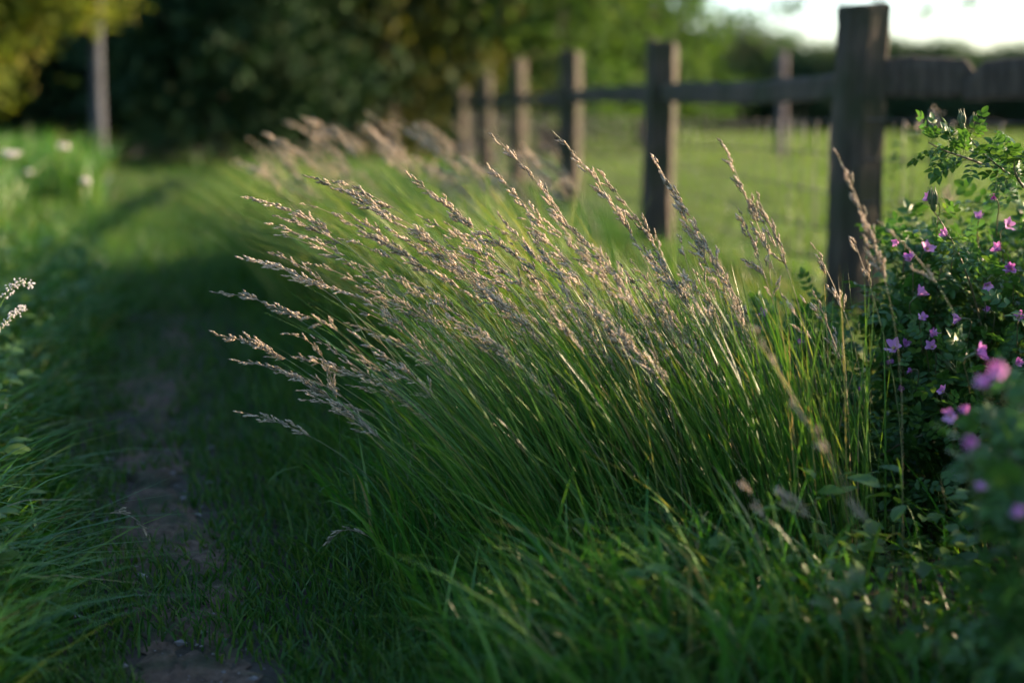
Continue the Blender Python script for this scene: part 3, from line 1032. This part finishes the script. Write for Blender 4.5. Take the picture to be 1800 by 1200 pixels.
rose_bush('large pink flowered rose bush with glossy leaves beside the largest post', 'rose bushes', (1.12, 2.85, 0),
          [((1.14, 2.9, .38), (.34, .42, .32)), ((.93, 2.72, .30), (.22, .26, .29)), ((1.40, 2.9, .36), (.36, .45, .32)), ((1.42, 2.2, .36), (.42, .50, .34)), ((.87, 2.88, .47), (.13, .18, .16))],  # the nearest mass lies out of view, added to shade the foreground blades
          26, 4400, 240, 11, main_fl, [S1, S2, S3, S4], buds=[(1692, 228, 2.93, (-.1, 0, 1), 1.0), (1705, 222, 2.94, (.35, 0, 1), .7), (1642, 372, 2.92, (-.15, -.1, 1), 1.25), (1680, 655, 2.9, (-.6, -.2, .7), .9)])
low_fl = [(1336, 548, 3.1, .7, 0), (1345, 556, 3.12, .6, 3), (1405, 605, 3.1, .55, 0), (1573, 615, 2.95, 1.0, 1), (1590, 610, 3.0, .8, 0), (1518, 683, 2.9, .55, 3), (1580, 685, 2.95, .5, 0)]
rose_bush('low spreading rose bush with small leaves behind the clump stems', 'rose bushes', (.70, 2.7, 0),
          [((.70, 2.72, .25), (.28, .26, .20)), ((.58, 2.95, .32), (.14, .18, .15)), ((.82, 2.55, .22), (.20, .18, .22)), ((.62, 2.52, .13), (.22, .14, .13))],
          16, 1500, 200, 23, low_fl, scale=.8)
near_fl = [(1760, 650, 1.75, .85, 1), (1732, 682, 1.78, .95, 3), (1672, 730, 2.2, 1.0, 1), (1702, 728, 2.2, .8, 0), (1705, 782, 1.72, .8, 0), (1722, 862, 1.75, .7, 3), (1668, 832, 2.4, .6, 0), (1795, 905, 1.6, .7, 1)]
rose_bush('blurred near rose bush with pink flowers at the picture edge', 'rose bushes', (.66, 1.6, 0),
          [((.68, 1.62, .27), (.13, .18, .28)), ((.85, 1.7, .31), (.2, .25, .29)), ((1.18, 1.6, .38), (.36, .42, .36))], 14, 2600, 160, 29, near_fl)  # the rightmost mass is unseen, added to keep low sun off the foreground


# broad-leaved weeds mixed into the bank and at the foot of the clump
rg = np.random.default_rng(88)
mb = MB()
for cx_, cy_, top_ in [(path_x(y_) - .30 - rg.random() * (.12 + .22 * y_), y_, rg.uniform(.14, .34)) for y_ in 2.0 * (7 / 2.0) ** rg.random(750)] + \
        [(rg.uniform(.1, .8), rg.uniform(1.75, 2.4), rg.uniform(.06, .2)) for _ in range(70)]:
    for e in range(9):
        a = rg.random() * 6.28
        L = rg.uniform(.025, .055)
        V, F = leaflet_pts(L, L * rg.uniform(.4, .6), rg.uniform(.1, .5), rg.uniform(.1, .6))
        Fm = frame(norm(np.array([math.cos(a), math.sin(a), rg.uniform(0, .9)])), norm(rg.normal(size=3) * .3 + np.array([0, 0, 1])))
        z = float(ground_z(cx_, cy_)) + top_ * rg.uniform(.3, 1.1)
        mb.add(V @ Fm.T + np.array([cx_ + rg.normal(0, .015), cy_ + rg.normal(0, .015), z]), F, None, rg.random())
tag(mb.build('undergrowth', M['weed']), 'small broad weed leaves mixed into the grass of bank and clump foot', 'weeds', kind='stuff')

# slender leafy shoots behind the bush, beside the post
def leafy_shoot(px, top, Y, label, seed, tipcol=True):
    rg = np.random.default_rng(seed)
    t = at(px, top, Y)
    b = np.array([t[0] + rg.normal(0, .05), Y + .02, 0.0]); b[2] = float(ground_z(b[0], b[1]))
    o = empty('leafy_shoot', b)
    tag(o, label, 'wild plant', 'slender shoots at the fence')
    P = bez(b, b + (t - b) * .35 + np.array([.03, 0, 0]), b + (t - b) * .7, t, 14)
    mb = MB(); tube(mb, P - b, np.linspace(.004, .0015, 14), 5); mb.build('stem', M['rose_cane'], o)
    mb = MB()
    for e in range(40):
        f = rg.uniform(.2, 1); j = int(f * 12)
        p = P[j] + (P[j + 1] - P[j]) * rg.random() - b
        a = rg.random() * 6.28
        V, F = leaflet_pts(rg.uniform(.03, .05) * (1.1 - .5 * f), .018, .3, .3)
        Fm = frame(norm(np.array([math.cos(a), math.sin(a), .5])), norm(rg.normal(size=3) * .3 + np.array([0, 0, 1])))
        mb.add(V @ Fm.T + p, F, None, rg.random())
    tag(mb.build('foliage', M['weed'], o), kind='stuff')
    if tipcol:
        mb = MB()
        m = 26
        pos = (t - b) + rg.normal(0, .010, (m, 3)) + np.column_stack([0 * np.arange(m), 0 * np.arange(m), -rg.random(m) * .05])
        spindles(mb, pos, norm(rg.normal(0, .5, (m, 3)) + np.array([0, 0, 1])), rg.uniform(.012, .02, m), rg.uniform(.006, .009, m))
        mb.build('flower_spike', M['husk'], o)


leafy_shoot(1640, 195, 4.25, 'slender shoot with pinkish tip just past the largest post', 51)
leafy_shoot(1612, 212, 4.15, 'leafy shoot between the largest post and the pink tipped one', 52)
leafy_shoot(1572, 215, 4.2, 'leafy shoot growing against the side of the largest post', 53, False)
leafy_shoot(1668, 330, 4.1, 'shorter leafy shoot half hidden by the rose sprig', 54)


# ------------------------------------------------------------------ white flowers beside the path
def umbel(px, py_, Y, s, label, seed):
    rg = np.random.default_rng(seed)
    t = at(px, py_, Y)
    b = np.array([t[0] - .03, Y + .03, 0.0]); b[2] = float(ground_z(b[0], b[1]))
    o = empty('white_umbel_flower', b)
    tag(o, label, 'wild flower', 'white umbels beside the path')
    P = bez(b, b + np.array([0, 0, .3]), t - np.array([0, 0, .25]), t - np.array([0, 0, .05]), 12)
    mb = MB(); tube(mb, P - b, np.linspace(.004, .002, 12), 5); 
    mb.build('stem', M['weed'], o)
    mb = MB(); ry = MB()
    for k in range(16):
        a = k * 2.4; r = .035 * s * math.sqrt((k + .5) / 16)
        c = t - b + np.array([r * math.cos(a), r * math.sin(a), -.25 * r + rg.normal(0, .004)])
        tube(ry, np.array([P[-1] - b, c]), .0008, 3)
        m = 16
        pos = c + rg.normal(0, .006 * s, (m, 3)) * np.array([1, 1, .8])
        spindles(mb, pos - np.array([0, 0, .003]), norm(rg.normal(0, .5, (m, 3)) + np.array([0, 0, 1])), np.full(m, .006), rg.uniform(.006, .010, m))
    mb.build('flower_head', M['white_petal'], o); ry.build('rays', M['weed'], o)


umbel(20, 268, 6.0, .95, 'white umbel flower at the picture edge above the grassy bank', 1)
umbel(112, 256, 7.0, .7, 'pale umbel flower second from the picture edge beside the grey trunk', 2)
umbel(150, 316, 6.2, .5, 'small white umbel flower below the pair near the grey trunk', 3)
umbel(50, 300, 7.5, .5, 'faint small umbel flower between the two larger white ones', 4)


def sprig(pts, label, seed):
    rg = np.random.default_rng(seed)
    P = np.array([at(*p) for p in pts])
    # smooth the stalk through its measured points
    tt = np.linspace(0, len(P) - 1, 20)
    Q = np.stack([np.interp(tt, np.arange(len(P)), P[:, k]) for k in range(3)], -1)
    Q[1:-1] = (Q[:-2] + Q[1:-1] + Q[2:]) / 3
    b = Q[0].copy(); b[2] = float(ground_z(b[0], b[1]))
    Q = np.concatenate([b[None], Q])
    o = empty('white_flower_spray', b)
    tag(o, label, 'wild flower', 'white sprays at the bank')
    mb = MB(); tube(mb, Q - b, np.linspace(.002, .0008, len(Q)), 5); mb.build('stem', M['weed'], o)
    mb = MB(); m = 90
    idx = rg.integers(11, len(Q), m)
    spindles(mb, Q[idx] - b + rg.normal(0, .004, (m, 3)), norm(rg.normal(size=(m, 3)) + np.array([0, 0, .3])), rg.uniform(.003, .007, m), rg.uniform(.002, .0045, m))
    mb.build('flower_head', M['white_petal'], o)


sprig([(-60, 900, 2.6), (-30, 620, 2.62), (-5, 545, 2.65), (18, 505, 2.67), (40, 493, 2.68), (56, 505, 2.7)], 'upper arching spray of tiny white flowers at the picture edge', 5)
sprig([(-70, 900, 2.6), (-45, 690, 2.6), (-15, 600, 2.65), (8, 568, 2.66), (28, 548, 2.68), (42, 540, 2.7)], 'lower spray of tiny white flowers at the picture edge', 6)


# ------------------------------------------------------------------ trees
def crown_mesh(blobs, nclump, per, leaf, seed, mat, clump=.35):
    rg = np.random.default_rng(seed)
    mb = MB()
    vol = np.array([b[1][0] * b[1][1] * b[1][2] for b in blobs]) ** .75
    cent, spread = [], []
    for w in rg.choice(len(blobs), size=nclump, p=vol / vol.sum()):
        c, r = np.array(blobs[w][0]), np.array(blobs[w][1])
        d = norm(rg.normal(size=3))
        lump = 1 + .18 * math.sin(d[0] * 6 + seed) * math.cos(d[2] * 7 - seed) + .1 * math.sin(d[1] * 13)
        cent.append(c + d * r * lump * rg.random() ** .38)
    cent = np.repeat(np.array(cent), per, 0)
    n = len(cent)
    tone = np.repeat(rg.normal(.5, .2, nclump), per)
    p = cent + rg.normal(0, clump, (n, 3)) * np.array([1, 1, .6])
    p[:, 2] = np.maximum(p[:, 2], .08)
    d = norm(rg.normal(size=(n, 3)) + np.array([0, 0, -.3]))
    u, v = perp(d)
    a = rg.random(n)[:, None] * 6.28
    sd = u * np.cos(a) + v * np.sin(a)
    L = leaf * rg.uniform(.7, 1.3, n)[:, None]
    V = np.stack([p, p + d * L * .5 + sd * L * .32, p + d * L, p + d * L * .5 - sd * L * .32], 1).reshape(-1, 3)
    Q = (np.arange(n) * 4)[:, None] + np.arange(4)[None]
    mb.add(V, None, Q, np.repeat(np.clip(tone + rg.normal(0, .15, n), 0, 1), 4))
    return mb.mesh('crown', mat, smooth_shade=False)


def trunk_mesh(h, r, limbs, seed, mat, lean=(0, 0)):
    rg = np.random.default_rng(seed)
    mb = MB()
    z = np.linspace(-.2, h, 12)
    P = np.column_stack([lean[0] * np.clip(z / h, 0, 1) ** 1.5 + .04 * np.sin(z * 1.2 + seed), lean[1] * (z / h) + .04 * np.cos(z + seed), z])
    rad = r * (1 - .7 * np.clip(z / h, 0, 1)); rad[0] *= 1.35; rad[1] *= 1.15
    tube(mb, P, rad, 10)
    for q in range(limbs):
        j = int(rg.integers(4, 11))
        a = rg.random() * 6.28; L = h * rg.uniform(.25, .5)
        d = np.array([math.cos(a), math.sin(a), rg.uniform(.3, .9)])
        B = bez(P[j], P[j] + d * L * .3, P[j] + d * L * .7 + np.array([0, 0, .1]), P[j] + d * L + np.array([0, 0, -.05]), 8)
        tube(mb, B, np.linspace(rad[j] * .5, .012, 8), 6)
    return mb.mesh('trunk', mat)


def tree(name, x, y, label, group, blobs, nclump, per, leaf, seed, mat, h, r, limbs=7, bark='bark', clump=.35, cat='tree', lean=(0, 0)):
    o = empty(name, (x, y, 0))
    tag(o, label, cat, group)
    link('trunk', trunk_mesh(h, r, limbs, seed, M[bark], lean), o)
    link('crown', crown_mesh(blobs, nclump, per, leaf, seed, M[mat], clump), o)
    return o


GT = 'trees around the meadow'
tree('lime_tree', -4.35, 15, 'yellow green tree with slim grey trunk at the top corner', GT,
     [((-1.0, -.3, 2.3), (1.15, 1.0, .75)), ((-1.25, -.4, 1.45), (.65, .6, .5)), ((-.2, -.3, 2.15), (.55, .6, .42)), ((.0, .2, 4.2), (1.6, 1.5, 1.5))], 760, 36, .10, 71, 'tree_lit', 4.6, .085, 7, 'bark_grey', .22, lean=(.45, 0))
tree('dark_bush', -4.25, 21, 'round dark shaded bush where the path ends', GT,
     [((0, 0, 1.9), (1.9, 1.6, 1.9)), ((-.9, .4, 2.9), (1.5, 1.4, 1.6)), ((1.1, .2, 2.4), (1.2, 1.2, 2.0))], 460, 34, .15, 72, 'tree_dark', 3.2, .16, 8, clump=.28)
tree('dark_tree', -7.0, 25, 'dark tree behind the slim grey trunk', GT,
     [((0, 0, 3.4), (2.6, 2.0, 3.2)), ((1.0, 0, 1.6), (2.0, 1.6, 1.6))], 420, 30, .18, 73, 'tree_dark', 6, .22)
tree('dark_tree', -10.2, 24, 'dark teal tree at the far edge behind the yellow green tree', GT,
     [((0, 0, 3.2), (2.6, 2.0, 3.2)), ((.3, 0, 1.4), (2.2, 1.6, 1.5))], 360, 30, .18, 74, 'tree_dark', 6, .22)
tree('olive_tree', -2.1, 23, 'brownish olive tree right of the dark shaded bush', GT,
     [((0, 0, 3.8), (2.1, 2.0, 3.6)), ((.3, -.2, 7.5), (2.6, 2.6, 2.6))], 480, 32, .18, 75, 'tree_olive', 8, .25)
tree('broadleaf_tree', .7, 24.5, 'tall shady green tree behind the farthest fence posts', GT,
     [((0, 0, 4.4), (2.6, 2.4, 4.2)), ((.4, 0, 9.0), (3.2, 3.0, 3.0))], 560, 32, .19, 76, 'tree_green', 9, .28)
tree('broadleaf_tree', 2.7, 29, 'green tree with sky gaps rising above the second post', GT,
     [((-.2, 0, 4.3), (1.7, 2.0, 2.6)), ((.2, -1.0, 5.6), (1.7, 2.2, 2.2)), ((0.2, 0, 1.5), (1.7, 1.6, 1.4))], 330, 30, .17, 77, 'tree_green', 7, .25, clump=.3)
tree('broadleaf_tree', 8.55, 34, 'tree with thin hanging twigs against the sky beside the largest post', GT,
     [((-2.6, 0, 3.05), (.8, .6, .28)), ((.95, 0, 2.75), (.25, .4, .55)), ((-1.8, 0, 3.2), (.5, .4, .5)), ((2.2, 0, 3.3), (.6, .4, .25)), ((-2.1, 0, 2.5), (.25, .3, .35)), ((0, 0, 7.0), (3.0, 2.5, 1.6))], 190, 22, .15, 78, 'tree_green', 6.5, .12, 9, clump=.2)
# hedgerow trees far across the pasture: a few crowns, copied
protos = []
for q in range(3):
    protos.append((trunk_mesh(6, .3, 6, 90 + q, M['bark']),
                   crown_mesh([((0, 0, 3.6), (3.6, 3.0, 3.2)), ((1.5 - q, 0, 5.2), (2.4, 2.2, 1.8)), ((-1 + q, 0, 1.6), (3.4, 2.4, 1.6))], 330, 26, .32, 90 + q, M['tree_far'], .5)))
spots = [(x_, 52 + 6 * RNG.random(), .42 + .13 * RNG.random() + .30 * max(0, 1 - x_ / 12)) for x_ in np.arange(.6, 34, 1.35)]
for q, (x_, y_, s_) in enumerate(spots):
    o = empty('hedgerow_tree', (x_, y_, 0))
    tag(o, 'one of the alike dark trees in the hedgerow across the pasture', 'tree', 'hedgerow trees across the pasture')
    tm, cm = protos[q % 3]
    link('trunk', tm, o); link('crown', cm, o)
    o.scale = (s_ * 1.1, s_, s_); o.rotation_euler.z = RNG.random() * 6.28
for q, x_ in enumerate(np.arange(-28, .8, 2.1)):
    o = empty('woodland_tree', (x_, 38 + 9 * RNG.random(), 0))
    tag(o, 'one of the alike shady trees of the wood behind the path', 'tree', 'woodland trees behind the path')
    tm, cm = protos[q % 3]
    link('trunk', tm, o); link('crown', cm, o)
    s_ = 1.2 + .4 * RNG.random()
    o.scale = (s_, s_, s_); o.rotation_euler.z = RNG.random() * 6.28
